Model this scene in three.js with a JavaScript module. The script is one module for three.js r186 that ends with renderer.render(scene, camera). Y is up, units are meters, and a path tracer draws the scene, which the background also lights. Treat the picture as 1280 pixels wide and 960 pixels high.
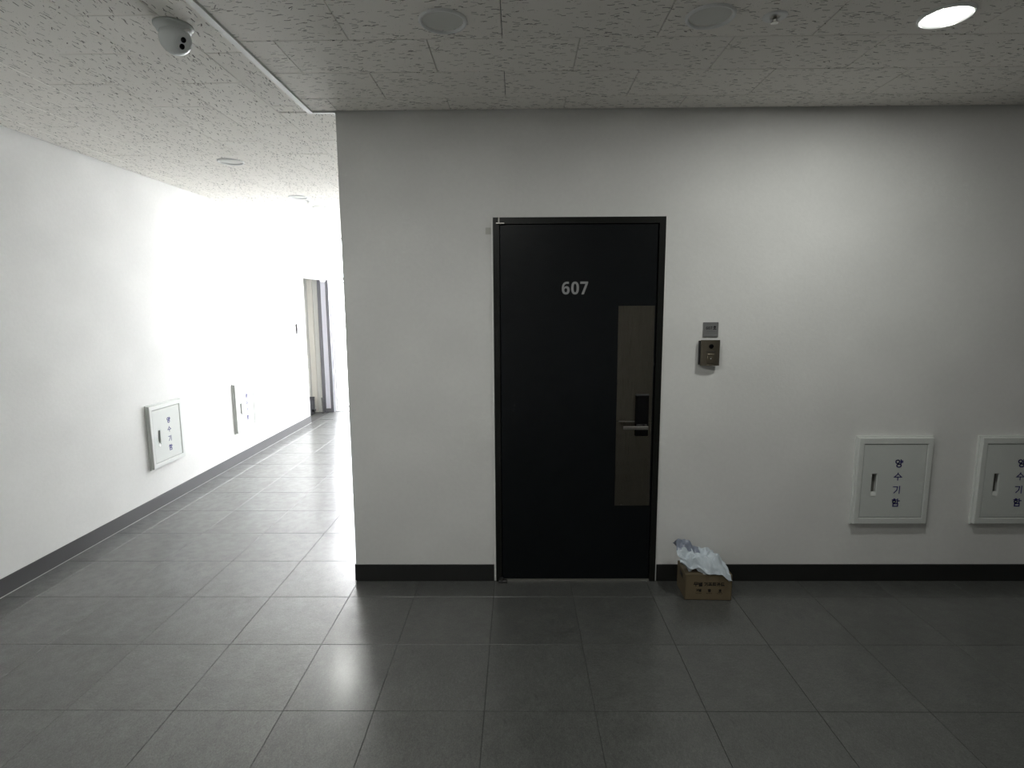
import * as THREE from 'three';
import { RoundedBoxGeometry } from 'three/addons/geometries/RoundedBoxGeometry.js';
import { RectAreaLightUniformsLib } from 'three/addons/lights/RectAreaLightUniformsLib.js';
import { TextGeometry } from 'three/addons/geometries/TextGeometry.js';
import { FontLoader } from 'three/addons/loaders/FontLoader.js';
import { mergeGeometries, mergeVertices, toCreasedNormals } from 'three/addons/utils/BufferGeometryUtils.js';

// ---------------------------------------------------------------- camera, sky, lights, exposure
const scene = new THREE.Scene();
const camera = new THREE.PerspectiveCamera(2 * Math.atan(480 / 696.489) * 180 / Math.PI, 1280 / 960, 0.05, 100);
camera.position.set(0.9674, 1.6204, 3.1345);
camera.rotation.order = 'YXZ';
camera.rotation.set(-0.13827, 0.010342, -0.005256);
scene.add(camera);
const renderer = new THREE.WebGLRenderer({ antialias: true });
renderer.toneMapping = THREE.LinearToneMapping;
renderer.toneMappingExposure = 1.03;
renderer.shadowMap.enabled = true;
RectAreaLightUniformsLib.init();
scene.background = new THREE.Color().setRGB(0.955, 0.97, 1.0);   // bright overcast sky outside the open end of the corridor
scene.backgroundIntensity = 19;
const LOBBY_LAMP = 222, HALL_LAMP = 190;
const LAMP_COLOR = new THREE.Color().setRGB(0.985, 1.0, 0.955);

// ---------------------------------------------------------------- helpers
const SIDEZ = -2.9, H = 2.652, W = 1.972, ENDZ = -5.41, BACKZ = 4.3, RIGHTX = 6.6;
let seed = 20240611;
const rnd = () => { seed |= 0; seed = seed + 0x6D2B79F5 | 0; let t = Math.imul(seed ^ seed >>> 15, 1 | seed); t = t + Math.imul(t ^ t >>> 7, 61 | t) ^ t; return ((t ^ t >>> 14) >>> 0) / 4294967296; };
const rr = (a, b) => a + (b - a) * rnd();
const used = {};
function numbered(name) {
  const n = used[name] = (used[name] ?? -1) + 1;
  return n ? `${name}_${String(n).padStart(3, '0')}` : name;
}
function thing(name, label, category, pos = [0, 0, 0], group) {
  const o = new THREE.Group(); o.name = numbered(name); scene.add(o);
  o.position.set(...pos); o.userData = { label, category };
  if (group) o.userData.group = group;
  return o;
}
function structure(name, label) {
  const o = new THREE.Group(); o.name = name; scene.add(o);
  o.userData = { kind: 'structure', label };
  return o;
}
function part(name, geo, mat, parent, label) {
  const g = Array.isArray(geo) ? merge(geo) : geo;
  const m = new THREE.Mesh(g, mat); m.name = name; parent.add(m);
  if (label) m.userData.label = label;
  return m;
}
function solid(name, geo, mat, label) {      // a piece of the setting made of one mesh
  const m = new THREE.Mesh(Array.isArray(geo) ? merge(geo) : geo, mat); m.name = name; scene.add(m);
  m.userData = { kind: 'structure', label };
  return m;
}
function merge(list) {
  return mergeGeometries(list.map(g => { const h = g.index ? g.toNonIndexed() : g.clone(); for (const k of Object.keys(h.attributes)) if (!['position', 'normal', 'uv'].includes(k)) h.deleteAttribute(k); return h; }));
}
// box between two corners, uv in metres
function box(x0, y0, z0, x1, y1, z1) {
  const g = new THREE.BoxGeometry(x1 - x0, y1 - y0, z1 - z0);
  g.translate((x0 + x1) / 2, (y0 + y1) / 2, (z0 + z1) / 2);
  return metreUV(g);
}
function rbox(x0, y0, z0, x1, y1, z1, r = 0.003, s = 2) {
  const g = new RoundedBoxGeometry(x1 - x0, y1 - y0, z1 - z0, s, r);
  g.translate((x0 + x1) / 2, (y0 + y1) / 2, (z0 + z1) / 2);
  return g;
}
function metreUV(g) {
  const p = g.attributes.position, n = g.attributes.normal, uv = new Float32Array(p.count * 2);
  for (let i = 0; i < p.count; i++) {
    const ax = Math.abs(n.getX(i)), ay = Math.abs(n.getY(i)), az = Math.abs(n.getZ(i));
    const [u, v] = ay > ax && ay > az ? [p.getX(i), p.getZ(i)] : ax > az ? [p.getZ(i), p.getY(i)] : [p.getX(i), p.getY(i)];
    uv[2 * i] = u; uv[2 * i + 1] = v;
  }
  g.setAttribute('uv', new THREE.BufferAttribute(uv, 2));
  return g;
}
function lathe(pts, seg = 40) { return new THREE.LatheGeometry(pts.map(p => new THREE.Vector2(...p)), seg); }
function cyl(r0, r1, h, seg = 32) { return new THREE.CylinderGeometry(r0, r1, h, seg); }

// tiling value noise
function noiseField(size, cellsX, cellsY) {
  const g = new Float32Array(cellsX * cellsY).map(() => rnd());
  const out = new Float32Array(size * size), sm = t => t * t * (3 - 2 * t);
  for (let y = 0; y < size; y++) {
    const fy = y / size * cellsY, iy = Math.floor(fy), ty = sm(fy - iy);
    for (let x = 0; x < size; x++) {
      const fx = x / size * cellsX, ix = Math.floor(fx), tx = sm(fx - ix);
      const a = g[(iy % cellsY) * cellsX + ix % cellsX], b = g[(iy % cellsY) * cellsX + (ix + 1) % cellsX];
      const c = g[((iy + 1) % cellsY) * cellsX + ix % cellsX], d = g[((iy + 1) % cellsY) * cellsX + (ix + 1) % cellsX];
      out[y * size + x] = a + (b - a) * tx + (c - a) * ty + (a - b - c + d) * tx * ty;
    }
  }
  return out;
}
function dataTexture(size, fn, srgb) {
  const d = new Uint8Array(size * size * 4);
  for (let i = 0; i < size * size; i++) { const c = fn(i); d[4 * i] = c[0]; d[4 * i + 1] = c[1]; d[4 * i + 2] = c[2]; d[4 * i + 3] = 255; }
  const t = new THREE.DataTexture(d, size, size);
  t.wrapS = t.wrapT = THREE.RepeatWrapping; t.magFilter = THREE.LinearFilter; t.minFilter = THREE.LinearMipmapLinearFilter; t.generateMipmaps = true;
  if (srgb) t.colorSpace = THREE.SRGBColorSpace;
  t.needsUpdate = true;
  return t;
}
function canvasTexture(w, h, draw, srgb = true) {
  const c = document.createElement('canvas'); c.width = w; c.height = h;
  draw(c.getContext('2d'), w, h);
  const t = new THREE.CanvasTexture(c);
  if (srgb) t.colorSpace = THREE.SRGBColorSpace;
  t.wrapS = t.wrapT = THREE.RepeatWrapping;
  return t;
}
const std = (rgb, roughness = 0.6, metalness = 0, extra = {}) => new THREE.MeshStandardMaterial({ color: new THREE.Color().setRGB(...rgb), roughness, metalness, ...extra });

// ---------------------------------------------------------------- surface textures
// vinyl floor tile: fine streaks and mottling (0.9 m per repeat)
const FS = 1024;
const fa = noiseField(FS, 10, 14), fb = noiseField(FS, 60, 110), fc = noiseField(FS, 220, 420), fd = noiseField(FS, 500, 500);
const fleck = new Float32Array(FS * FS);
for (let k = 0; k < 240; k++) {
  const x = rnd() * FS | 0, y = rnd() * FS | 0, r = rr(1, 3.2), s = rr(-0.16, 0.08);
  for (let j = -4; j <= 4; j++) for (let i = -9; i <= 9; i++) if ((i / 2.4) ** 2 + j * j < r * r) fleck[((y + j + FS) % FS) * FS + (x + i + FS) % FS] += s;
}
const floorTone = i => 0.66 + 0.05 * (fa[i] - 0.5) + 0.09 * (fb[i] - 0.5) + 0.16 * (fc[i] - 0.5) + 0.12 * (fd[i] - 0.5) + fleck[i] * 0.35;
const floorMap = dataTexture(FS, i => { const v = Math.max(0, Math.min(1, floorTone(i))) * 255; return [v * 0.985, v, v * 0.975]; }, true);
const fe = noiseField(FS, 5, 5), ff = noiseField(FS, 26, 30);
const floorRough = dataTexture(FS, i => { const v = (0.62 + 0.1 * (fe[i] - 0.5) + 0.18 * (ff[i] - 0.5) + 0.14 * (fb[i] - 0.5)) * 255; return [v, v, v]; });
const floorBump = dataTexture(FS, i => { const v = (0.5 + 0.4 * (fb[i] - 0.5) + 0.25 * (fc[i] - 0.5)) * 255; return [v, v, v]; });
for (const t of [floorMap, floorRough, floorBump]) t.repeat.set(1 / 0.9, 1 / 0.9);
// painted wall: faint roller texture (1.2 m per repeat)
const wa = noiseField(512, 6, 6), wb = noiseField(512, 90, 90), wc = noiseField(512, 200, 200);
const wallBump = dataTexture(512, i => { const v = (0.5 + 0.35 * (wb[i] - 0.5) + 0.3 * (wc[i] - 0.5)) * 255; return [v, v, v]; });
const wallMap = dataTexture(512, i => { const v = (0.965 + 0.03 * (wa[i] - 0.5) + 0.012 * (wb[i] - 0.5)) * 255; return [v, v, v]; }, true);
for (const t of [wallBump, wallMap]) t.repeat.set(1 / 1.2, 1 / 1.2);
// mineral-fibre ceiling tile with short dark fissures (0.6 m per repeat)
const fissures = [];
for (let k = 0; k < 330; k++) fissures.push([rnd() * 1024, rnd() * 1024, rr(12, 46), rr(2.6, 6.2), rr(-0.35, 0.35) + (rnd() < 0.12 ? rr(-0.8, 0.8) : 0), rr(-7, 7), rr(0.45, 1)]);
const pins = [];
for (let k = 0; k < 620; k++) pins.push([rnd() * 1024, rnd() * 1024, rr(1, 2.6), rr(0.25, 0.7)]);
function drawFissures(bump) {
  return (c, w) => {
    c.fillStyle = bump ? '#ffffff' : '#f8f6f1'; c.fillRect(0, 0, w, w);
    c.lineCap = 'round';
    for (const ox of [-w, 0, w]) for (const oy of [-w, 0, w]) {
      for (const [x, y, l, t, a, b, s] of fissures) {
        c.strokeStyle = bump ? `rgba(0,0,0,${s})` : `rgba(62,59,54,${s * 0.85})`; c.lineWidth = t;
        const dx = Math.cos(a) * l / 2, dy = Math.sin(a) * l / 2;
        c.beginPath(); c.moveTo(x + ox - dx, y + oy - dy); c.quadraticCurveTo(x + ox, y + oy + b, x + ox + dx, y + oy + dy); c.stroke();
      }
      for (const [x, y, r, s] of pins) { c.fillStyle = bump ? `rgba(0,0,0,${s})` : `rgba(80,76,70,${s})`; c.beginPath(); c.arc(x + ox, y + oy, r, 0, 7); c.fill(); }
    }
  };
}
const ceilMap = canvasTexture(1024, 1024, drawFissures(false)), ceilBump = canvasTexture(1024, 1024, drawFissures(true), false);
for (const t of [ceilMap, ceilBump]) t.repeat.set(1 / 0.6, 1 / 0.6);
// brushed steel
const br = noiseField(512, 512, 6);
const brushRough = dataTexture(512, i => { const v = (0.8 + 0.35 * (br[i] - 0.5)) * 255; return [v, v, v]; });
// cardboard flutes
const cb = noiseField(256, 8, 60), cb2 = noiseField(256, 120, 120);
const cardMap = dataTexture(256, i => { const v = 0.9 + 0.12 * (cb[i] - 0.5) + 0.08 * (cb2[i] - 0.5); return [255 * v, 255 * v, 255 * v]; }, true);
cardMap.repeat.set(4, 4);

// ---------------------------------------------------------------- materials
const M = {
  wall: std([0.82, 0.82, 0.8], 0.7, 0, { map: wallMap, bumpMap: wallBump, bumpScale: 0.0006 }),
  slab: std([0.05, 0.05, 0.048], 0.9),  // darkened so the gap along the walls reads as a shadow line
  groove: std([0.05, 0.05, 0.05], 0.9),
  base: std([0.012, 0.0125, 0.012], 0.45),
  door: new THREE.MeshPhysicalMaterial({ color: new THREE.Color().setRGB(0.0035, 0.0048, 0.006), roughness: 0.36, specularIntensity: 0.45 }),
  frame: new THREE.MeshPhysicalMaterial({ color: new THREE.Color().setRGB(0.006, 0.0066, 0.0055), roughness: 0.38, specularIntensity: 0.6 }),
  steel: std([0.14, 0.13, 0.108], 0.4, 1, { roughnessMap: brushRough }),
  chrome: std([0.34, 0.33, 0.31], 0.25, 1),
  darkSteel: std([0.1, 0.1, 0.1], 0.35, 0.8),
  blackGloss: new THREE.MeshPhysicalMaterial({ color: new THREE.Color().setRGB(0.002, 0.002, 0.0025), roughness: 0.2, specularIntensity: 0.3 }),
  black: std([0.012, 0.012, 0.014], 0.5),
  numeral: std([0.33, 0.335, 0.34], 0.45, 0.3),
  whitePlastic: std([0.78, 0.79, 0.78], 0.4),
  greyPlastic: std([0.6, 0.63, 0.62], 0.38),
  cabinet: std([0.66, 0.68, 0.655], 0.42),
  cabinetPanel: std([0.61, 0.635, 0.61], 0.38),
  ink: std([0.03, 0.025, 0.17], 0.6),
  alu: std([0.16, 0.16, 0.18], 0.4, 0.5),
  seal: std([0.68, 0.68, 0.76], 0.5),
  cream: std([0.53, 0.515, 0.475], 0.6),
  creamPale: std([0.46, 0.46, 0.44], 0.6),
  strip: std([0.82, 0.83, 0.81], 0.35),
  concrete: std([0.62, 0.62, 0.6], 0.85),
  bronze: std([0.17, 0.15, 0.115], 0.36, 0.75),
  glass: new THREE.MeshPhysicalMaterial({ color: 0xffffff, roughness: 0, transmission: 1, thickness: 0, ior: 1.5 }),
  lampOn: new THREE.MeshStandardMaterial({ color: 0xffffff, emissive: LAMP_COLOR, emissiveIntensity: 6, roughness: 0.6 }),
  lampOff: std([0.62, 0.63, 0.6], 0.5),
};
const floorMats = [0.2, 0.21, 0.192].map(v => new THREE.MeshPhysicalMaterial({ color: new THREE.Color().setRGB(v, v, v), roughness: 0.72, map: floorMap, roughnessMap: floorRough, bumpMap: floorBump, bumpScale: 0.0003, specularIntensity: 1.0, clearcoat: 0.68, clearcoatRoughness: 0.2 }));
const ceilMats = [0.94, 0.955, 0.925].map(v => std([v, v * 0.99, v * 0.975], 0.9, 0, { map: ceilMap, bumpMap: ceilBump, bumpScale: 0.0012 }));
const font = await new FontLoader().loadAsync('fonts/droid/droid_sans_bold.typeface.json');

// ---------------------------------------------------------------- Korean lettering as strokes (unit square, y down)
const JAMO = {
  'ㄱ': [[[0, 0], [1, 0], [0.85, 0.55], [0.25, 1]]], 'ㄷ': [[[1, 0], [0, 0], [0, 1], [1, 1]]],
  'ㄹ': [[[0, 0], [1, 0], [1, 0.5], [0, 0.5], [0, 1], [1, 1]]], 'ㅁ': [[[0, 0], [1, 0], [1, 1], [0, 1], [0, 0]]],
  'ㅂ': [[[0, 0], [0, 1], [1, 1], [1, 0]], [[0, 0.5], [1, 0.5]]], 'ㅅ': [[[0.5, 0], [0.42, 0.4], [0, 1]], [[0.5, 0.3], [1, 1]]],
  'ㅇ': 'o', 'ㅋ': [[[0, 0], [1, 0], [0.85, 0.55], [0.25, 1]], [[0, 0.48], [0.9, 0.48]]],
  'ㅌ': [[[1, 0], [0, 0], [0, 1], [1, 1]], [[0, 0.5], [1, 0.5]]],
  'ㅍ': [[[0, 0], [1, 0]], [[0, 1], [1, 1]], [[0.3, 0], [0.3, 1]], [[0.7, 0], [0.7, 1]]],
  'ㅎ': 'h', 'ㅏ': [[[0.2, 0], [0.2, 1]], [[0.2, 0.45], [1, 0.45]]], 'ㅑ': [[[0.2, 0], [0.2, 1]], [[0.2, 0.3], [1, 0.3]], [[0.2, 0.62], [1, 0.62]]],
  'ㅕ': [[[0.8, 0], [0.8, 1]], [[0, 0.3], [0.8, 0.3]], [[0, 0.65], [0.8, 0.65]]],
  'ㅗ': [[[0, 1], [1, 1]], [[0.5, 0], [0.5, 1]]], 'ㅜ': [[[0, 0], [1, 0]], [[0.5, 0], [0.5, 1]]], 'ㅡ': [[[0, 0.5], [1, 0.5]]], 'ㅣ': [[[0.5, 0], [0.5, 1]]],
};
const GLYPH = {   // each: [jamo, x, y, w, h]
  '양': [['ㅇ', 0.05, 0.04, 0.48, 0.44], ['ㅑ', 0.66, 0, 0.3, 0.56], ['ㅇ', 0.22, 0.6, 0.56, 0.4]],
  '수': [['ㅅ', 0.12, 0, 0.76, 0.48], ['ㅜ', 0, 0.58, 1, 0.42]],
  '기': [['ㄱ', 0.02, 0.08, 0.56, 0.84], ['ㅣ', 0.7, 0, 0.3, 1]],
  '함': [['ㅎ', 0.02, 0, 0.54, 0.54], ['ㅏ', 0.66, 0, 0.32, 0.58], ['ㅁ', 0.18, 0.66, 0.62, 0.34]],
  '호': [['ㅎ', 0.15, 0, 0.7, 0.62], ['ㅗ', 0, 0.66, 1, 0.3]],
  '무': [['ㅁ', 0.15, 0, 0.7, 0.42], ['ㅜ', 0, 0.56, 1, 0.44]],
  '별': [['ㅂ', 0.02, 0, 0.46, 0.5], ['ㅕ', 0.5, 0, 0.4, 0.54], ['ㄹ', 0.16, 0.6, 0.68, 0.4]],
  '프': [['ㅍ', 0.06, 0.05, 0.88, 0.55], ['ㅡ', 0, 0.7, 1, 0.3]],
  '트': [['ㅌ', 0.12, 0, 0.76, 0.6], ['ㅡ', 0, 0.7, 1, 0.3]],
  '카': [['ㅋ', 0.02, 0.06, 0.54, 0.86], ['ㅏ', 0.66, 0, 0.34, 1]],
  '드': [['ㄷ', 0.14, 0.04, 0.72, 0.54], ['ㅡ', 0, 0.7, 1, 0.3]],
};
function glyphLines(ch) {
  const out = [];
  const ring = (cx, cy, rx, ry) => { const l = []; for (let k = 0; k <= 18; k++) l.push([cx + rx * Math.cos(k / 9 * Math.PI), cy + ry * Math.sin(k / 9 * Math.PI)]); out.push(l); };
  for (const [j, x, y, w, h] of GLYPH[ch]) {
    const s = JAMO[j];
    if (s === 'o') ring(x + w / 2, y + h / 2, w / 2, h / 2);
    else if (s === 'h') { out.push([[x + w * 0.35, y], [x + w * 0.65, y]], [[x, y + h * 0.24], [x + w, y + h * 0.24]]); ring(x + w / 2, y + h * 0.7, w * 0.36, h * 0.3); }
    else for (const l of s) out.push(l.map(([a, b]) => [x + a * w, y + b * h]));
  }
  return out;
}
function glyphGeometry(ch, size, weight, depth) {
  const list = [];
  for (const l of glyphLines(ch)) for (let i = 0; i + 1 < l.length; i++) {
    const [x0, y0] = l[i], [x1, y1] = l[i + 1], dx = (x1 - x0) * size, dy = -(y1 - y0) * size, len = Math.hypot(dx, dy);
    const b = new THREE.BoxGeometry(len + weight * 0.8, weight, depth);
    b.rotateZ(Math.atan2(dy, dx)); b.translate((x0 + x1) / 2 * size - size / 2, size / 2 - (y0 + y1) / 2 * size, 0);
    list.push(b);
  }
  return merge(list);
}
function inkGlyph(c, ch, x, y, s, lw) {
  c.lineWidth = lw; c.lineCap = c.lineJoin = 'round';
  for (const l of glyphLines(ch)) { c.beginPath(); l.forEach(([a, b], i) => i ? c.lineTo(x + a * s, y + b * s) : c.moveTo(x + a * s, y + b * s)); c.stroke(); }
}

// ---------------------------------------------------------------- floor
// a tile: flat top with a small chamfer, uv in metres with its own offset
function tileGeometry(w, d, t, bevel, turned, up) {
  const ou = rnd() * 5, ov = rnd() * 5, x = w / 2, z = d / 2, xi = x - bevel, zi = z - bevel, b = t * 0.3;
  const P = [], I = [], UV = [];
  const ringAt = (hx, hz, y) => { const s = P.length / 3; for (const [a, c] of [[-hx, hz], [hx, hz], [hx, -hz], [-hx, -hz]]) { P.push(a, up ? y : -y, c); UV.push((turned ? c : a) + ou, (turned ? a : c) + ov); } return s; };
  const quad = (a, b2, c, d2) => up ? I.push(a, b2, c, a, c, d2) : I.push(a, c, b2, a, d2, c);
  const top = ringAt(xi, zi, t); quad(top, top + 1, top + 2, top + 3);
  for (let k = 0; k < 4; k++) {
    const levels = [[xi, zi, t], [x, z, t - b], [x, z, 0]];
    for (let l = 0; l < 2; l++) {
      const a = ringAt(...levels[l]), c = ringAt(...levels[l + 1]), n = (k + 1) % 4;
      quad(c + k, c + n, a + n, a + k);
    }
  }
  let g = new THREE.BufferGeometry();
  g.setAttribute('position', new THREE.Float32BufferAttribute(P, 3));
  g.setAttribute('uv', new THREE.Float32BufferAttribute(UV, 2));
  g.setIndex(I); g = g.toNonIndexed(); g.computeVertexNormals();
  return g;
}
const cache = {};
function cachedTile(w, d, t, bevel, turned, up) {
  const key = [w.toFixed(3), d.toFixed(3), turned, up].join();
  const list = cache[key] ??= [];
  if (list.length < 5) { const g = tileGeometry(w, d, t, bevel, turned, up); list.push(g); return g; }
  return list[rnd() * 5 | 0];
}
const T = 0.4475, GAP = 0.0016, TZ0 = 0.1908;
const floor = structure('floor', 'grey vinyl tile floor of the lobby and corridor');
part('floor_slab', box(-W - 0.2, -0.2, ENDZ - 0.15, RIGHTX + 0.2, -0.003, BACKZ + 0.2), M.groove, floor);
const zEdges = []; for (let k = -13; k <= 9; k++) zEdges.push(TZ0 + k * T);
const xEdges = [-W, -1.771, -1.326, -0.881, -0.436, 0.01, 0.38]; for (let k = 1; k <= 14; k++) xEdges.push(0.38 + k * T);
const farTiles = [];
for (let i = 0; i + 1 < zEdges.length; i++) for (let j = 0; j + 1 < xEdges.length; j++) {
  let z0 = Math.max(zEdges[i], ENDZ), z1 = Math.min(zEdges[i + 1], BACKZ), x0 = xEdges[j], x1 = Math.min(xEdges[j + 1], RIGHTX);
  if (z1 - z0 < 0.02 || x1 - x0 < 0.02) continue;
  if (x0 >= 0 && z1 <= 0.02) continue;
  if (x0 >= 0 && z0 < 0) z0 = 0;
  const g = cachedTile(x1 - x0 - GAP, z1 - z0 - GAP, 0.003, 0.0009, rnd() < 0.5, true);
  const cx = (x0 + x1) / 2, cz = (z0 + z1) / 2;
  if (z0 > 1.7 || x0 > 4.6) { const h = g.clone(); h.translate(cx, -0.003, cz); farTiles.push(h); continue; }
  const m = part('floor_tile', g, floorMats[rnd() * 3 | 0], floor);
  m.position.set(cx, -0.003 + rr(-0.0001, 0.0001), cz);
}
part('outlying_tiles', farTiles, floorMats[0], floor).userData.kind = 'stuff';

// ---------------------------------------------------------------- ceiling
const ceiling = structure('ceiling', 'suspended ceiling of fissured mineral-fibre tiles');
part('ceiling_slab', box(-W - 0.2, H + 0.014, ENDZ - 0.15, RIGHTX + 0.2, H + 0.2, BACKZ + 0.2), M.slab, ceiling);
const farCeil = [];
function ceilTile(x0, x1, z0, z1, turned) {
  if (x1 - x0 < 0.01 || z1 - z0 < 0.01) return;
  const g = cachedTile(x1 - x0 - 0.0022, z1 - z0 - 0.0022, 0.012, 0.0016, turned, false);
  const cx = (x0 + x1) / 2, cz = (z0 + z1) / 2;
  if (z0 > 1.75 || x0 > 4.4) { const h = g.clone(); h.translate(cx, H + 0.012, cz); farCeil.push(h); return; }
  const m = part('ceiling_tile', g, ceilMats[rnd() * 3 | 0], ceiling);
  m.position.set(cx, H + 0.012 + rr(-0.0004, 0.0004), cz);
}
for (let k = -1; k < 14; k++) {                                   // lobby: long side across
  const z0 = k < 0 ? 0.019 : 0.1919 + k * 0.3063, z1 = k < 0 ? 0.1919 : Math.min(0.1919 + (k + 1) * 0.3063, BACKZ);
  const off = (k + 2) % 2 ? 0.617 : 0.314;
  for (let j = -2; j < 11; j++) ceilTile(Math.max(-0.118, off + (j - 0) * 0.5985), Math.min(RIGHTX, off + (j + 1) * 0.5985), z0, z1, false);
}
const cx_ = [-0.145, -0.305, -0.61, -0.912, -1.216, -1.52, -1.824, -W + 0.014];
for (let c = 0; c + 1 < cx_.length; c++) for (let k = -10; k < 8; k++) {   // corridor: long side along it
  const off = c % 2 ? 0.4 : 0.1;
  const z0 = Math.max(ENDZ, off + k * 0.606), z1 = Math.min(BACKZ, off + (k + 1) * 0.606);
  if (c > 0) ceilTile(cx_[c + 1], cx_[c], z0, z1, true);
  else { ceilTile(cx_[1], cx_[0], Math.max(z0, 0.012), z1, true); ceilTile(cx_[1], -0.012, z0, Math.min(z1, -0.004), true); }
}
part('outlying_tiles', farCeil, ceilMats[0], ceiling).userData.kind = 'stuff';
solid('trim_1', [box(-0.145, H - 0.008, -0.002, -0.118, H + 0.014, BACKZ)], M.strip, 'white trim strip on the ceiling between lobby and corridor');
solid('trim_2', [box(-0.1179, H - 0.008, -0.004, -0.002, H + 0.014, 0.012)], M.strip, 'short white trim piece joining the ceiling strip to the wall corner');
solid('trim_3', [box(-0.016, H - 0.006, SIDEZ, -0.0005, H + 0.014, -0.0045)], M.strip, 'white wall moulding under the corridor ceiling');

// ---------------------------------------------------------------- walls
const DL = 0.8353, DR = 1.777, DT = 2.1;
const wf = structure('wall_front', 'white painted wall with the dark door');
part('wall_face', [box(0, 0, -0.2, DL + 0.01, H + 0.014, 0), box(DR - 0.01, 0, -0.2, RIGHTX, H + 0.014, 0), box(DL + 0.01, DT - 0.01, -0.2, DR - 0.01, H + 0.014, 0)], M.wall, wf);
part('adhesive_patch', rbox(0.794, 2.012, 0, 0.824, 2.048, 0.0008, 0.0003), std([0.5, 0.5, 0.46], 0.5), wf, 'grey patch of old tape beside the door frame');

solid('wall_inner', [box(0, 0, SIDEZ, 0.2, H + 0.014, -0.2)], M.wall, 'white corridor wall behind the corner');
const wl = structure('wall_left', 'white left wall of the corridor');
part('wall_face', [box(-W - 0.12, 0, -4.6, -W, H + 0.014, BACKZ), box(-W - 0.12, 2.03, ENDZ, -W, H + 0.014, -4.6)], M.wall, wl);
solid('wall_back', box(-W - 0.12, 0, BACKZ, RIGHTX + 0.15, H + 0.014, BACKZ + 0.15), M.wall, 'white wall behind the viewer');
solid('wall_right', box(RIGHTX, 0, -0.2, RIGHTX + 0.15, H + 0.014, BACKZ), M.wall, 'white wall at the right end of the lobby');
// recess to the left at the end of the corridor
const ax = -3.0;
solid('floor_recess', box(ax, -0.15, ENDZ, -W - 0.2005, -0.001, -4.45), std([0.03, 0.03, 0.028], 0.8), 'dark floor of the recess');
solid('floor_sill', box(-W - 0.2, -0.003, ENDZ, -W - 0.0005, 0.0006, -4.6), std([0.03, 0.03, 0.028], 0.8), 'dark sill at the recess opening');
solid('wall_recess', [box(ax - 0.12, 0, ENDZ, ax, H + 0.014, -4.45), box(ax - 0.12, 0, -4.6, -W - 0.1205, H + 0.014, -4.45), box(ax - 0.12, 0, ENDZ - 0.15, -2.068, H + 0.014, ENDZ)], M.cream, 'cream wall of the recess');
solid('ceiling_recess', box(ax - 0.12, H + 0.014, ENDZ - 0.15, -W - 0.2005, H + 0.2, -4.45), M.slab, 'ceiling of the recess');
const panels = structure('wall_panels', 'cream and pale panels lining the recess');
part('panel', box(-2.62, 0, ENDZ, -2.235, 2.3, ENDZ + 0.035), M.creamPale, panels);
part('panel', box(-2.228, 0, ENDZ, -2.145, 2.3, ENDZ + 0.02), M.cream, panels);
part('panel', box(-2.14, 0, ENDZ, -2.072, 2.3, ENDZ + 0.012), M.creamPale, panels);

// glazed end of the corridor with its open door leaf
const win = structure('window_1', 'aluminium framed glazing at the end of the corridor');
part('jamb', [box(-2.066, 0, ENDZ - 0.08, -2.02, 2.03, ENDZ + 0.02)], M.alu, win, 'dark grey metal jamb');
part('seal_strip', [box(-2.0199, 0.06, ENDZ - 0.08, -1.945, 2.01, ENDZ + 0.006)], M.seal, win, 'pale lavender strip between the dark profiles');
part('sill_block', [rbox(-2.019, 0, ENDZ - 0.07, -1.945, 0.058, ENDZ + 0.012)], M.alu, win);
part('jamb', [box(-1.9449, 0, ENDZ - 0.08, -1.9, 2.03, ENDZ + 0.014)], M.alu, win, 'dark grey metal jamb');
part('jamb', [box(-0.05, 0, ENDZ - 0.08, 0, H, ENDZ)], M.alu, win);
part('head', [box(-2.066, 2.0301, ENDZ - 0.08, -0.05, 2.07, ENDZ - 0.02)], M.strip, win, 'white head profile');
part('head', [box(-2.066, H - 0.03, ENDZ - 0.08, -0.0501, H + 0.014, ENDZ - 0.02)], M.strip, win);
part('mullion', [box(-0.95, 0, ENDZ - 0.08, -0.91, 2.03, ENDZ - 0.02)], M.alu, win);
part('pane', [box(-2.066, 2.0701, ENDZ - 0.055, -0.0501, H - 0.0301, ENDZ - 0.049)], M.glass, win);
part('pane', [box(-0.9099, 0.02, ENDZ - 0.055, -0.0501, 2.0299, ENDZ - 0.049)], M.glass, win);
const win2 = structure('window_2', 'tall side glazing of the corridor beyond the corner');
part('sill', box(0.02, 0, ENDZ, 0.16, 0.1, SIDEZ), M.strip, win2);
part('head', box(0.02, H - 0.06, ENDZ, 0.16, H + 0.014, SIDEZ), M.strip, win2);
for (let k = 0; k < 4; k++) { const z = ENDZ + (SIDEZ - 0.05 - ENDZ) * k / 3; part('mullion', box(0.05, 0.1, z, 0.13, H - 0.06, z + 0.05), M.alu, win2); if (k < 3) part('pane', box(0.087, 0.1, z + 0.05, 0.093, H - 0.06, ENDZ + (SIDEZ - 0.05 - ENDZ) * (k + 1) / 3), M.glass, win2); }
const d2 = structure('door_2', 'glass door leaf standing open at the end of the corridor');
d2.position.set(-1.885, 0, ENDZ - 0.09); d2.rotation.y = 74 * Math.PI / 180;
part('stile', [box(0, 0.012, -0.02, 0.02, 2.02, 0.02)], M.strip, d2);
part('stile', [box(0.86, 0.012, -0.02, 0.9, 2.02, 0.02)], M.alu, d2);
part('rail', [box(0.0201, 0.012, -0.02, 0.8599, 0.03, 0.02)], M.alu, d2);
part('rail', [box(0.0201, 1.98, -0.02, 0.8599, 2.02, 0.02)], M.strip, d2);
part('pane', [box(0.0201, 0.0301, -0.003, 0.8599, 1.9799, 0.003)], M.glass, d2);
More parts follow.
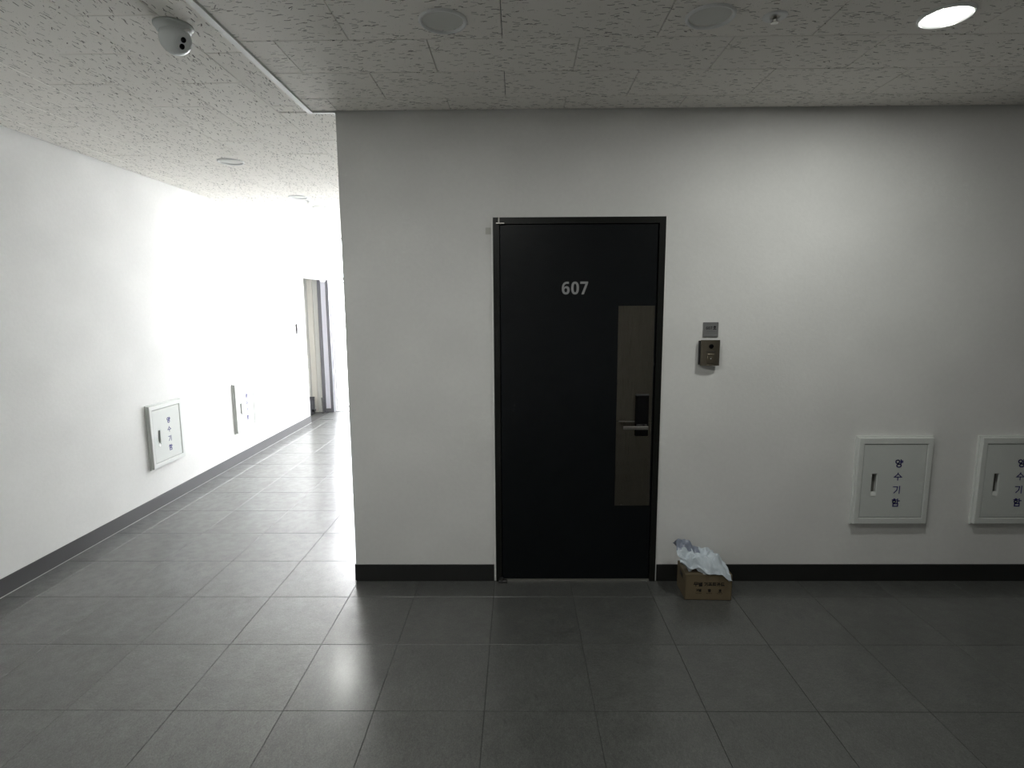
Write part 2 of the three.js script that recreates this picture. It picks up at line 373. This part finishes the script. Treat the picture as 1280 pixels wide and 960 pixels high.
part('door_closer', [rbox(0.08, 1.91, 0.021, 0.3, 1.95, 0.06, 0.006)], M.greyPlastic, d2);
solid('floor_balcony', [box(-3.2, -0.2, ENDZ - 2.0, 2.6, -0.012, ENDZ - 0.151), box(0.2005, -0.2, ENDZ - 0.1509, 2.6, -0.012, SIDEZ - 0.15)], M.concrete, 'pale concrete balcony outside the corridor');
solid('wall_parapet', [box(-3.2, -0.2, ENDZ - 2.15, 2.75, 0.95, ENDZ - 2.001), box(2.6005, -0.2, ENDZ - 2.001, 2.75, 0.95, SIDEZ - 0.15)], M.concrete, 'pale concrete parapet of the balcony');

// ---------------------------------------------------------------- baseboards
const BH = 0.1015;
const board = g => g;
solid('baseboard_front', [box(0.001, 0, 0, 0.8225, BH - 0.004, 0.009), box(0.001, BH - 0.004, 0, 0.8225, BH, 0.006)], M.base, 'black rubber baseboard left of the door');
solid('baseboard_right', [box(1.786, 0, 0, RIGHTX - 0.001, BH - 0.004, 0.009), box(1.786, BH - 0.004, 0, RIGHTX - 0.001, BH, 0.006)], M.base, 'black rubber baseboard right of the door');
solid('baseboard_left', [box(-W, 0.002, -4.6, -W + 0.009, BH - 0.004, BACKZ), box(-W, BH - 0.004, -4.6, -W + 0.006, BH, BACKZ)], std([0.05, 0.05, 0.053], 0.5), 'dark grey baseboard along the left corridor wall');
solid('trim_4', box(-W + 0.009, 0, -4.6, -W + 0.012, 0.0025, BACKZ), std([0.5, 0.5, 0.49], 0.6), 'thin pale strip where the left baseboard meets the floor');  // thin pale line along the foot of the left baseboard
solid('baseboard_inner', [box(-0.009, 0, SIDEZ, 0, BH, -0.001)], M.base, 'black baseboard on the corridor side of the corner');

// ---------------------------------------------------------------- door 607
const door = structure('door_1', 'dark blue-black metal door numbered 607 with a long steel plate');
const FW = 0.034, FZ = 0.012;
part('door_frame', [box(DL, 0, -0.1, DL + FW, DT, FZ), box(DR - FW, 0, -0.1, DR, DT, FZ), box(DL + FW, DT - FW, -0.1, DR - FW, DT, FZ)], M.frame, door, 'black metal frame');
part('gap_backing', box(DL + 0.002, 0, -0.1, DR - 0.002, DT - 0.002, -0.05), M.frame, door);  // unseen panel added behind the leaf to keep sky light out of the gaps
part('sealant_bead', [rbox(DL - 0.009, 0, 0, DL - 0.0002, DT, 0.005, 0.002), rbox(DR + 0.0002, 0, 0, DR + 0.007, DT, 0.005, 0.002)], std([0.9, 0.9, 0.87], 0.5), door);
const LZ = 0.002;
const leaf = part('door_leaf', rbox(DL + FW + 0.004, 0.014, -0.045, DR - FW - 0.004, DT - FW - 0.004, LZ, 0.0015), M.door, door, 'dark blue-black door leaf');
part('threshold', [box(DL + FW, 0, -0.1, DR - FW, 0.011, 0.006)], std([0.4, 0.39, 0.36], 0.35, 0.8), door, 'thin steel threshold');
const top = part('pivot_hinge', [rbox(0.852, 2.064, FZ, 0.9, 2.0715, FZ + 0.012, 0.002), cyl(0.006, 0.006, 0.03, 16).translate(0.868, 2.083, FZ + 0.004)], M.chrome, door, 'small shiny top hinge');
part('pivot_hinge', [rbox(0.85, 0.001, FZ, 0.9, 0.017, FZ + 0.026, 0.004), cyl(0.012, 0.012, 0.03, 20).translate(0.868, 0.0155, FZ + 0.016)], M.darkSteel, door, 'dark bottom hinge');
const numberText = [['6', 1.214], ['0', 1.2655], ['7', 1.3155]];
for (const [ch, x] of numberText) {
  const g = new TextGeometry(ch, { font, size: 0.068, depth: 0.002, curveSegments: 8, bevelEnabled: false });
  g.computeBoundingBox(); const b = g.boundingBox, h = b.max.y - b.min.y, w = b.max.x - b.min.x;
  g.translate(-b.min.x, -b.min.y, 0); g.scale(0.043 / w, 0.0695 / h, 1); g.translate(x, 1.685, LZ);
  part('numeral', g, M.numeral, door, `grey numeral ${ch}`);
}
// steel plate in two lengths, with a lip round it
const PL = 1.5295, PR = 1.7315, PB = 0.466, PT = 1.62, SEAM = 0.968;
part('steel_plate', rbox(PL, SEAM + 0.0016, LZ, PR, PT, LZ + 0.004, 0.0015), M.steel, door, 'upper length of bronze-toned steel plate');
part('steel_plate', rbox(PL, PB, LZ, PR, SEAM - 0.0016, LZ + 0.004, 0.0015), M.steel, door, 'lower length of bronze-toned steel plate');
part('plate_strip', rbox(1.541, SEAM - 0.003, LZ + 0.003, 1.633, SEAM + 0.003, LZ + 0.012, 0.001), M.chrome, door, 'thin bright strip across the plate');  // thin bright strip where the two plate lengths meet
const lock = part('digital_lock', rbox(1.634, 0.884, LZ + 0.004, 1.709, 1.122, LZ + 0.024, 0.006, 3), M.blackGloss, door, 'glossy black keypad lock');
part('lock_cap', rbox(1.6345, 1.1165, LZ + 0.0045, 1.7085, 1.1265, LZ + 0.0255, 0.003), M.darkSteel, lock);
part('number_pad', rbox(1.641, 0.975, LZ + 0.024, 1.702, 1.105, LZ + 0.0255, 0.0006), M.blackGloss, lock);
part('lever_handle', [rbox(1.556, 0.93, LZ + 0.052, 1.7, 0.952, LZ + 0.066, 0.005, 3), (() => { const g = cyl(0.011, 0.013, 0.032, 24); g.rotateX(Math.PI / 2); g.translate(1.682, 0.941, LZ + 0.038); return g; })()], M.chrome, lock, 'polished steel lever');
part('handle_plate', rbox(1.641, 0.93, LZ + 0.024, 1.7, 0.954, LZ + 0.027, 0.001), M.darkSteel, lock);

// ---------------------------------------------------------------- ceiling lamps
const ringShape = lathe([[0.0, 0.0], [0.0, 0.002], [0.074, 0.002], [0.0745, -0.001], [0.078, -0.008], [0.084, -0.009], [0.0885, -0.004], [0.0895, 0.002], [0.0895, 0.004]].slice(2));
const lensShape = lathe([[0.0001, -0.0035], [0.04, -0.0032], [0.066, -0.002], [0.0745, 0.0005]]);
function downlight(x, z, on, label, group) {
  const t = thing('downlight', label, 'ceiling light', [x, H, z], group);
  part('rim', ringShape, M.whitePlastic, t);
  part('lens', lensShape, on ? M.lampOn : M.lampOff, t, on ? 'glowing white lens' : 'unlit frosted lens');
  if (on) {
    const l = new THREE.RectAreaLight(LAMP_COLOR, on, 0.13, 0.13);
    l.name = 'downlight_light'; l.position.set(0, -0.008, 0); l.rotation.x = -Math.PI / 2; t.add(l);
  }
  return t;
}
downlight(2.518, 0.946, LOBBY_LAMP, 'lit round ceiling light glowing white at the upper right');
downlight(0.7, 0.946, 0, 'unlit round ceiling light above and left of the dark door');
downlight(1.666, 0.96, 0, 'unlit round ceiling light beside the sprinkler');
downlight(0.7, 1.9, LOBBY_LAMP, 'lit ceiling light of the second lobby row, above and before the dark door', 'lit lights of the second lobby row');
downlight(-0.26, 1.9, LOBBY_LAMP, 'lit ceiling light of the second lobby row, near the white ceiling strip', 'lit lights of the second lobby row');
downlight(-1.066, -0.985, 0, 'nearer unlit round ceiling light in the bright corridor');
downlight(-1.09, -2.28, 0, 'farther unlit round ceiling light in the bright corridor');
downlight(-1.077, -2.86, HALL_LAMP, 'lit corridor ceiling light by the wall corner, seen reflected on the floor');

// ---------------------------------------------------------------- sprinklers
function sprinkler(x, z, label, r = 0.044) {
  const t = thing('sprinkler', label, 'sprinkler', [x, H, z]);
  part('escutcheon', lathe([[0.016, 0.001], [0.017, -0.004], [r * 0.7, -0.006], [r * 0.95, -0.003], [r, 0.001]]), M.whitePlastic, t);
  part('socket', lathe([[0.0001, 0.0005], [0.016, 0.0005], [0.0175, -0.003]]), M.black, t, 'dark opening round the head');
  const head = part('head', [cyl(0.006, 0.007, 0.012, 16).translate(0, -0.006, 0), cyl(0.013, 0.013, 0.0025, 20).translate(0, -0.022, 0), box(-0.008, -0.022, -0.0015, -0.006, -0.006, 0.0015), box(0.006, -0.022, -0.0015, 0.008, -0.006, 0.0015)], M.chrome, t, 'metal sprinkler head');
  return t;
}
sprinkler(1.9, 0.953, 'small ceiling sprinkler in a white ring beside the unlit light');
sprinkler(-1.075, -2.48, 'nearer tiny sprinkler on the corridor ceiling, just past the unlit light', 0.03);
sprinkler(-1.3, -4.0, 'farther tiny sprinkler on the ceiling at the corridor end', 0.034);

// ---------------------------------------------------------------- security camera
{
  const t = thing('security_camera', 'white turret security camera with two black lenses on the ceiling', 'camera', [-0.297, H, 0.93]);
  part('base', lathe([[0.0001, 0.001], [0.067, 0.001], [0.067, -0.005], [0.064, -0.009], [0.06, -0.012], [0.057, -0.022], [0.05, -0.026], [0.0001, -0.026]], 48), M.greyPlastic, t, 'round mounting base');
  const dir = new THREE.Vector3(0.8, -0.5, 0.42).normalize(), c = new THREE.Vector3(0.006, -0.048, 0.004), R = 0.054;
  // eyeball, flattened where the lens plate sits
  const s = new THREE.SphereGeometry(R, 48, 32), p = s.attributes.position, v = new THREE.Vector3();
  for (let i = 0; i < p.count; i++) { v.fromBufferAttribute(p, i); const d = v.dot(dir), lim = R * 0.84; if (d > lim) v.addScaledVector(dir, lim - d); v.add(c); p.setXYZ(i, v.x, v.y, v.z); }
  s.computeVertexNormals();
  part('eyeball', s, M.greyPlastic, t, 'pale grey eyeball housing');
  const q = new THREE.Quaternion().setFromUnitVectors(new THREE.Vector3(0, 1, 0), dir);
  const up = new THREE.Vector3(0, 1, 0).addScaledVector(dir, -dir.y).normalize();
  const at = (g, k, lift) => g.applyQuaternion(q).translate(c.x + dir.x * lift + up.x * k, c.y + dir.y * lift + up.y * k, c.z + dir.z * lift + up.z * k);
  const plate = part('lens_plate', at(lathe([[0.0001, 0.002], [0.024, 0.002], [0.0265, 0], [0.0265, -0.002]]), 0, R * 0.84), M.greyPlastic, t);
  for (const k of [0.0115, -0.0115]) part('lens', at(lathe([[0.0001, 0.0015], [0.006, 0.0022], [0.0088, 0.003], [0.0098, 0.0015], [0.0098, -0.001]]), k, R * 0.84 + 0.001), M.blackGloss, plate, 'round black lens');
  const tab = part('rim_highlight', new RoundedBoxGeometry(0.022, 0.008, 0.01, 2, 0.002).rotateY(0.6).rotateZ(0.5).translate(0.06, -0.026, 0.018), M.whitePlastic, t, 'small white piece added as the highlight on the rim');  // white piece that stands in for a highlight on the camera rim
}

// ---------------------------------------------------------------- wall plates by the door
{
  const plateMap = canvasTexture(256, 256, (c, w) => {
    c.fillStyle = '#8b8c8c'; c.fillRect(0, 0, w, w);
    c.fillStyle = c.strokeStyle = '#101010'; c.font = 'bold 74px sans-serif'; c.fillText('607', 34, 126);
    inkGlyph(c, '호', 168, 68, 56, 12);
    c.fillStyle = '#5f6060'; for (let k = 0; k < 6; k++) c.fillRect(58 + k * 24, 156, 15, 7);
    c.fillStyle = '#a2a3a3'; c.fillRect(10, 222, 236, 5);
  });
  const t = thing('name_plate', 'small square grey room number plate above the door intercom', 'sign', [2.045, 1.446, 0]);
  part('plate', rbox(-0.042, 0, 0, 0.042, 0.0825, 0.007, 0.002), std([0.24, 0.24, 0.24], 0.4, 0.4), t);
  const f = new THREE.PlaneGeometry(0.078, 0.0765); f.translate(0, 0.04125, 0.0074);
  part('printed_face', f, std([0.8, 0.8, 0.8], 0.45, 0.2, { map: plateMap }), t, 'grey face printed 607호');
}
{
  const t = thing('door_intercom', 'bronze metal door intercom with a round black camera lens on the wall', 'intercom', [2.034, 1.288, 0]);
  part('mounting_box', rbox(-0.053, 0.004, 0, 0.05, 0.138, 0.022, 0.003), M.black, t, 'dark box behind the faceplate');
  // gently bowed faceplate
  const bow = new THREE.Shape(); bow.moveTo(-0.048, 0); bow.lineTo(0.056, 0);
  for (let k = 0; k <= 16; k++) { const x = 0.056 - 0.104 * k / 16; bow.lineTo(x, 0.012 + 0.008 * (1 - ((x - 0.004) / 0.052) ** 2)); }
  const fp = new THREE.ExtrudeGeometry(bow, { depth: 0.142, bevelEnabled: false }); fp.rotateX(-Math.PI / 2); fp.scale(1, 1, -1);
  // flip winding after the mirror
  const fi = fp.attributes.position.array; const fg = new THREE.BufferGeometry(); const flipped = [];
  for (let i = 0; i < fi.length; i += 9) flipped.push(...fi.slice(i, i + 3), ...fi.slice(i + 6, i + 9), ...fi.slice(i + 3, i + 6));
  fg.setAttribute('position', new THREE.Float32BufferAttribute(flipped, 3)); fg.translate(0, 0, 0.021);
  part('faceplate', toCreasedNormals(fg, 0.5), M.bronze, t, 'bowed bronze faceplate');
  const lens = lathe([[0.0001, 0.003], [0.009, 0.0035], [0.0125, 0.002], [0.0135, -0.002]], 32); lens.rotateX(Math.PI / 2); lens.translate(0.006, 0.108, 0.041);
  part('camera_lens', lens, M.blackGloss, t, 'round black camera lens');
  part('groove', rbox(-0.022, 0.0765, 0.037, 0.03, 0.0795, 0.0413, 0.0008), M.black, t);
  part('call_button', rbox(-0.016, 0.012, 0.036, 0.026, 0.066, 0.0425, 0.003), std([0.15, 0.13, 0.095], 0.4, 0.7), t);
  part('indicator', rbox(0.0025, 0.038, 0.042, 0.0085, 0.0415, 0.0432, 0.0006), M.whitePlastic, t, 'tiny white mark on the call button');
}

// ---------------------------------------------------------------- water meter cabinets
const CW = 0.42, CH = 0.509;
function frameGeometry() {
  const s = new THREE.Shape(); s.moveTo(-CW / 2, 0); s.lineTo(CW / 2, 0); s.lineTo(CW / 2, CH); s.lineTo(-CW / 2, CH); s.closePath();
  const h = new THREE.Path(); const ix = CW / 2 - 0.03, iy = 0.036; h.moveTo(-ix, iy); h.lineTo(-ix, CH - iy); h.lineTo(ix, CH - iy); h.lineTo(ix, iy); h.closePath(); s.holes.push(h);
  const g = new THREE.ExtrudeGeometry(s, { depth: 0.016, bevelEnabled: true, bevelThickness: 0.004, bevelSize: 0.003, bevelOffset: -0.003, bevelSegments: 2 });
  g.translate(0, 0, 0.012);
  return g;
}
function bezelGeometry() {          // the outer flange behind the frame
  const s = new THREE.Shape(); const o = 0.008; s.moveTo(-CW / 2 - o, -o); s.lineTo(CW / 2 + o, -o); s.lineTo(CW / 2 + o, CH + o); s.lineTo(-CW / 2 - o, CH + o); s.closePath();
  const h = new THREE.Path(), ix = CW / 2 - 0.022, iy = 0.022; h.moveTo(-ix, iy); h.lineTo(-ix, CH - iy); h.lineTo(ix, CH - iy); h.lineTo(ix, iy); h.closePath(); s.holes.push(h);
  const g = new THREE.ExtrudeGeometry(s, { depth: 0.008, bevelEnabled: true, bevelThickness: 0.002, bevelSize: 0.002, bevelOffset: -0.002, bevelSegments: 1 });
  g.translate(0, 0, 0.002); return g;
}
function doorPanelGeometry() {
  const a = CW / 2 - 0.033, b0 = 0.039, b1 = CH - 0.039;
  const s = new THREE.Shape(); s.moveTo(-a, b0); s.lineTo(a, b0); s.lineTo(a, b1); s.lineTo(-a, b1); s.closePath();
  const h = new THREE.Path(); const x0 = -0.122, x1 = -0.094, y0 = 0.166, y1 = 0.298; h.moveTo(x0, y0); h.lineTo(x0, y1); h.lineTo(x1, y1); h.lineTo(x1, y0); h.closePath(); s.holes.push(h);
  const g = new THREE.ExtrudeGeometry(s, { depth: 0.008, bevelEnabled: true, bevelThickness: 0.002, bevelSize: 0.002, bevelOffset: -0.002, bevelSegments: 1 });
  g.translate(0, 0, 0.0185);
  return g;
}
function makeCabinet(label, group) {
  const t = thing('meter_cabinet', label, 'cabinet', [0, 0, 0], group);
  part('frame', [frameGeometry(), bezelGeometry()], M.cabinet, t, 'bevelled pale grey surround');
  const d = part('door', doorPanelGeometry(), M.cabinetPanel, t, 'flat pale grey door with blue lettering');
  const tray = [box(-0.122, 0.166, 0.002, -0.094, 0.298, 0.006), box(-0.1219, 0.166, 0.006, -0.0941, 0.19, 0.016)];
  part('recessed_pull', tray, std([0.16, 0.16, 0.14], 0.6), d, 'dark slot pull');
  const lip = new THREE.BoxGeometry(0.0275, 0.026, 0.003); lip.rotateX(-0.35); lip.translate(-0.108, 0.18, 0.024);
  part('latch', lip, M.cabinet, d);
  const ch = ['양', '수', '기', '함'], ys = [0.36, 0.283, 0.204, 0.128];
  ch.forEach((c, i) => { const m = part('lettering', glyphGeometry(c, 0.043, i === 0 || i === 3 ? 0.0062 : 0.005, 0.0008), M.ink, d, `blue Korean character ${c}`); m.position.set(0.025, ys[i], 0.0289); });
  return t;
}
const cab = makeCabinet('pale grey water meter cabinet wholly in view on the wall right of the box');
cab.position.set(3.116, 0.362, 0);
const cab2 = cab.clone(); cab2.name = numbered('meter_cabinet'); scene.add(cab2); cab2.position.set(3.81, 0.362, 0);
cab2.userData = { label: 'pale grey water meter cabinet cut off by the right edge of the picture', category: 'cabinet' };
const cab3 = cab.clone(); cab3.name = numbered('meter_cabinet'); scene.add(cab3); cab3.position.set(-W, 0.34, -1.37); cab3.rotation.y = Math.PI / 2;
cab3.userData = { label: 'nearer meter cabinet on the bright left corridor wall', category: 'cabinet' };
const cab4 = cab.clone(); cab4.name = numbered('meter_cabinet'); scene.add(cab4); cab4.position.set(-W, 0.325, -2.715); cab4.rotation.y = Math.PI / 2;
cab4.userData = { label: 'farther, washed-out meter cabinet on the left corridor wall', category: 'cabinet' };

// ---------------------------------------------------------------- small things in the corridor
{
  const t = thing('light_switch', 'small switch with shade put into its plate colour on the left wall beside the recess opening', 'switch', [-W, 1.277, -4.29]);
  part('plate', rbox(0, 0, -0.036, 0.02, 0.13, 0.036, 0.003), std([0.12, 0.12, 0.12], 0.5), t);  // dark plate colour carries the shade on the near side
  part('rocker', rbox(0.02, 0.03, -0.02, 0.024, 0.1, 0.02, 0.001), M.whitePlastic, t);
}
{
  const t = thing('waste_bin', 'small black bin standing in the recess at the corridor end', 'bin', [-2.225, 0, -5.2]);
  const binMat = std([0.004, 0.004, 0.006], 0.7);
  part('body', [rbox(-0.085, 0, -0.1, 0.065, 0.235, 0.1, 0.008)], binMat, t);
  part('lid', [rbox(-0.088, 0.2352, -0.103, 0.068, 0.262, 0.103, 0.006)], binMat, t);
  part('pedal', [rbox(0.066, 0.05, -0.03, 0.105, 0.085, 0.03, 0.006)], binMat, t);
}
{
  const t = thing('door_stop', 'short dark rod standing at the foot of the cream recess wall', 'door stop', [-2.052, 0, -5.33]);
  part('rod', cyl(0.009, 0.011, 0.24, 14).rotateZ(0.06).translate(0, 0.122, 0), M.darkSteel, t);
  part('foot', cyl(0.02, 0.022, 0.012, 16).translate(0.004, 0.0065, 0), M.black, t);
}
{
  const t = thing('floor_strip', 'thin grey strip lying on the floor before the open glass door', 'strip', [-1.82, 0, -4.83]);
  part('strip', rbox(-0.1, 0, -0.014, 0.095, 0.005, 0.014, 0.002), std([0.14, 0.145, 0.14], 0.7), t);
}

// ---------------------------------------------------------------- cardboard box and mailer bag
{
  const BW = 0.256, BD = 0.175, BHt = 0.15;
  const printMap = canvasTexture(512, 300, (c, w, h) => {
    c.fillStyle = '#ffffff'; c.fillRect(0, 0, w, h);
    for (let k = 0; k < 500; k++) { c.fillStyle = `rgba(120,100,70,${0.03 + rnd() * 0.05})`; c.fillRect(rnd() * w, rnd() * h, rr(6, 40), rr(1, 2)); }
    c.strokeStyle = '#1c170e';
    [...'무별'].forEach((g, i) => inkGlyph(c, g, 88 + i * 54, 84, 46, 9));
    [...'기프트카드'].forEach((g, i) => inkGlyph(c, g, 206 + i * 47, 86, 40, 8.5));
    inkGlyph(c, '기', 116, 172, 24, 6.5); inkGlyph(c, '별', 146, 170, 30, 7.5);
    inkGlyph(c, '함', 252, 170, 32, 9); inkGlyph(c, '호', 372, 172, 32, 10);
    c.fillStyle = 'rgba(84,34,26,0.85)';
    for (const x of [112, 232, 352]) for (let k = 0; k < 5; k++) { c.fillRect(x + k * 14, 216 + (k % 2) * 2, 10, 4); c.fillRect(x + k * 14 + 2, 223, 7, 4); }
  });
  const t = thing('cardboard_box', 'small brown cardboard box with printed Korean lettering on the floor beside the door', 'box', [2.021, 0, 0.14]);
  t.rotation.y = -0.03;
  const card = std([0.15, 0.116, 0.066], 0.8, 0, { map: cardMap });
  part('body', rbox(-BW / 2, 0.001, -BD / 2, BW / 2, BHt - 0.003, BD / 2, 0.003), card, t, 'brown cardboard carton');
  const front = new THREE.PlaneGeometry(BW - 0.01, BHt - 0.012); front.translate(0, BHt / 2 - 0.001, BD / 2 + 0.0006);
  part('printed_face', front, std([0.15, 0.116, 0.066], 0.8, 0, { map: printMap }), t, 'front face with dark lettering');
  part('flap', rbox(-BW / 2 + 0.001, BHt - 0.003, -BD / 2 + 0.001, BW / 2 - 0.001, BHt, -0.001, 0.001), card, t);
  part('flap', rbox(-BW / 2 + 0.001, BHt - 0.003, 0.001, BW / 2 - 0.001, BHt, BD / 2 - 0.001, 0.001), card, t);
  part('packing_tape', rbox(-BW / 2 - 0.0006, BHt, -0.024, BW / 2 + 0.0006, BHt + 0.0006, 0.024, 0.0002), std([0.2, 0.155, 0.085], 0.25), t, 'glossy brown packing tape');
  part('shipping_label', rbox(-0.03, BHt, 0.03, 0.085, BHt + 0.0007, 0.086, 0.0003), std([0.7, 0.7, 0.68], 0.5), t, 'white paper label');
  part('hand_hole', rbox(-BW / 2 - 0.0008, 0.1, -0.03, -BW / 2 + 0.001, 0.125, 0.03, 0.0004), M.black, t, 'dark hand hole in the side');
}
{
  const t = thing('mailer_bag', 'crumpled silvery blue plastic mailer bag lying on the cardboard box', 'bag', [2.0, 0.151, 0.14]);
  const dirs = []; for (let k = 0; k < 12; k++) { const a = rnd() * Math.PI; dirs.push([Math.cos(a), Math.sin(a), rr(1.2, 5), rnd()]); }
  const tri = v => Math.abs((v - Math.floor(v)) * 2 - 1);
  const crumple = (u, v) => { let s = 0; for (const [a, b, k, ph] of dirs) s += (tri((u * a * 1.2 + v * b) * k * 0.5 + ph) - 0.5) / Math.pow(k, 0.75); return s / 3; };
  const sst = (a, b, x) => { const q = Math.max(0, Math.min(1, (x - a) / (b - a))); return q * q * (3 - 2 * q); };
  const NU = 34, NV = 22, P = [], I = [];
  const surf = (u, v, top) => {
    let x = 0.138 * u * (1 - 0.06 * (1 - v * v)) + 0.014 * crumple(v * 1.7, u), z = 0.1 * v * (1 - 0.1 * tri(u * 1.3 + 0.4)) + 0.004 + 0.012 * crumple(u + 3, v * 2);
    const edge = Math.min(1, Math.min(1 - Math.abs(u), 1 - Math.abs(v)) * 4);
    const e = Math.sqrt(Math.max(0, edge));
    let mid = 0.014 + 0.03 * (1 - v * v) * (1 - 0.35 * u);
    mid += 0.092 * sst(0.35, -0.85, u) * sst(0.35, -0.55, v);          // the back left part stands up like a flap
    mid += 0.035 * sst(-0.55, -1, u) * sst(-0.5, 0.4, v);
    mid += 0.03 * Math.exp(-((u - 0.35) ** 2) * 5) * (1 - v * v);
    mid += 0.016 * sst(0.2, -0.5, u) * sst(0.4, 1, v);
    z -= 0.03 * sst(0.3, -0.6, u) * sst(0.3, 1, v);                    // the front left edge is drawn back from the box edge
    x -= 0.012 * sst(-0.7, -1, u) * Math.exp(-((v - 0.1) ** 2) * 8);
    let y = mid + (top ? 1 : -1) * e * (0.01 + 0.01 * (1 - u * u)) + 0.075 * crumple(u * 1.3, v * 1.1) * (0.5 + 0.5 * e);
    const over = sst(0.3, 0.9, u) * sst(0.3, 0.95, v);                 // the front right corner hangs over the edge of the box
    y -= 0.034 * over; z += 0.012 * over;
    const zw = z + 0.14, xw = x + 2.0;
    if (zw < 0.243 && xw > 1.884 && xw < 2.158) y = Math.max(y, top ? 0.0035 : 0.0012);
    if (zw < 0.014) z = 0.014 - 0.14;
    return [x, y, z];
  };
  const id = (i, j, s) => s * (NU + 1) * (NV + 1) + j * (NU + 1) + i;
  for (const s of [1, 0]) for (let j = 0; j <= NV; j++) for (let i = 0; i <= NU; i++) P.push(...surf(i / NU * 2 - 1, j / NV * 2 - 1, s === 1));
  for (let j = 0; j < NV; j++) for (let i = 0; i < NU; i++) {
    I.push(id(i, j, 0), id(i, j + 1, 0), id(i + 1, j + 1, 0), id(i, j, 0), id(i + 1, j + 1, 0), id(i + 1, j, 0));
    I.push(id(i, j, 1), id(i + 1, j + 1, 1), id(i, j + 1, 1), id(i, j, 1), id(i + 1, j, 1), id(i + 1, j + 1, 1));
  }
  const rim = []; for (let i = 0; i < NU; i++) rim.push([i, 0]); for (let j = 0; j < NV; j++) rim.push([NU, j]); for (let i = NU; i > 0; i--) rim.push([i, NV]); for (let j = NV; j > 0; j--) rim.push([0, j]);
  rim.forEach(([i, j], k) => { const [a, b] = rim[(k + 1) % rim.length]; I.push(id(i, j, 0), id(a, b, 0), id(a, b, 1), id(i, j, 0), id(a, b, 1), id(i, j, 1)); });
  let g = new THREE.BufferGeometry(); g.setAttribute('position', new THREE.Float32BufferAttribute(P, 3)); g.setIndex(I);
  g = g.toNonIndexed();
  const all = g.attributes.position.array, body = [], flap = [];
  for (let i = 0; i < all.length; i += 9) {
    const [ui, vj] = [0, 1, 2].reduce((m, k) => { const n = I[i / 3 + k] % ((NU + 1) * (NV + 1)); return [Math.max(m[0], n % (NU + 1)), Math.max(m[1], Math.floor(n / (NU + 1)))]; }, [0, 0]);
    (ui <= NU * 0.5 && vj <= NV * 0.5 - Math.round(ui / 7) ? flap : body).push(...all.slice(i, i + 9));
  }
  const sheet = list => { const q = new THREE.BufferGeometry(); q.setAttribute('position', new THREE.Float32BufferAttribute(list, 3)); q.computeVertexNormals(); return q; };
  part('pouch', sheet(body), std([0.56, 0.625, 0.68], 0.25), t, 'silvery blue outer side');
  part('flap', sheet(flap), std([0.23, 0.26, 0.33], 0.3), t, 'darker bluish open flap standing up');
}

// ---------------------------------------------------------------- shadows
scene.traverse(o => { if (o.isMesh) { o.castShadow = true; o.receiveShadow = true; } });
renderer.render(scene, camera);
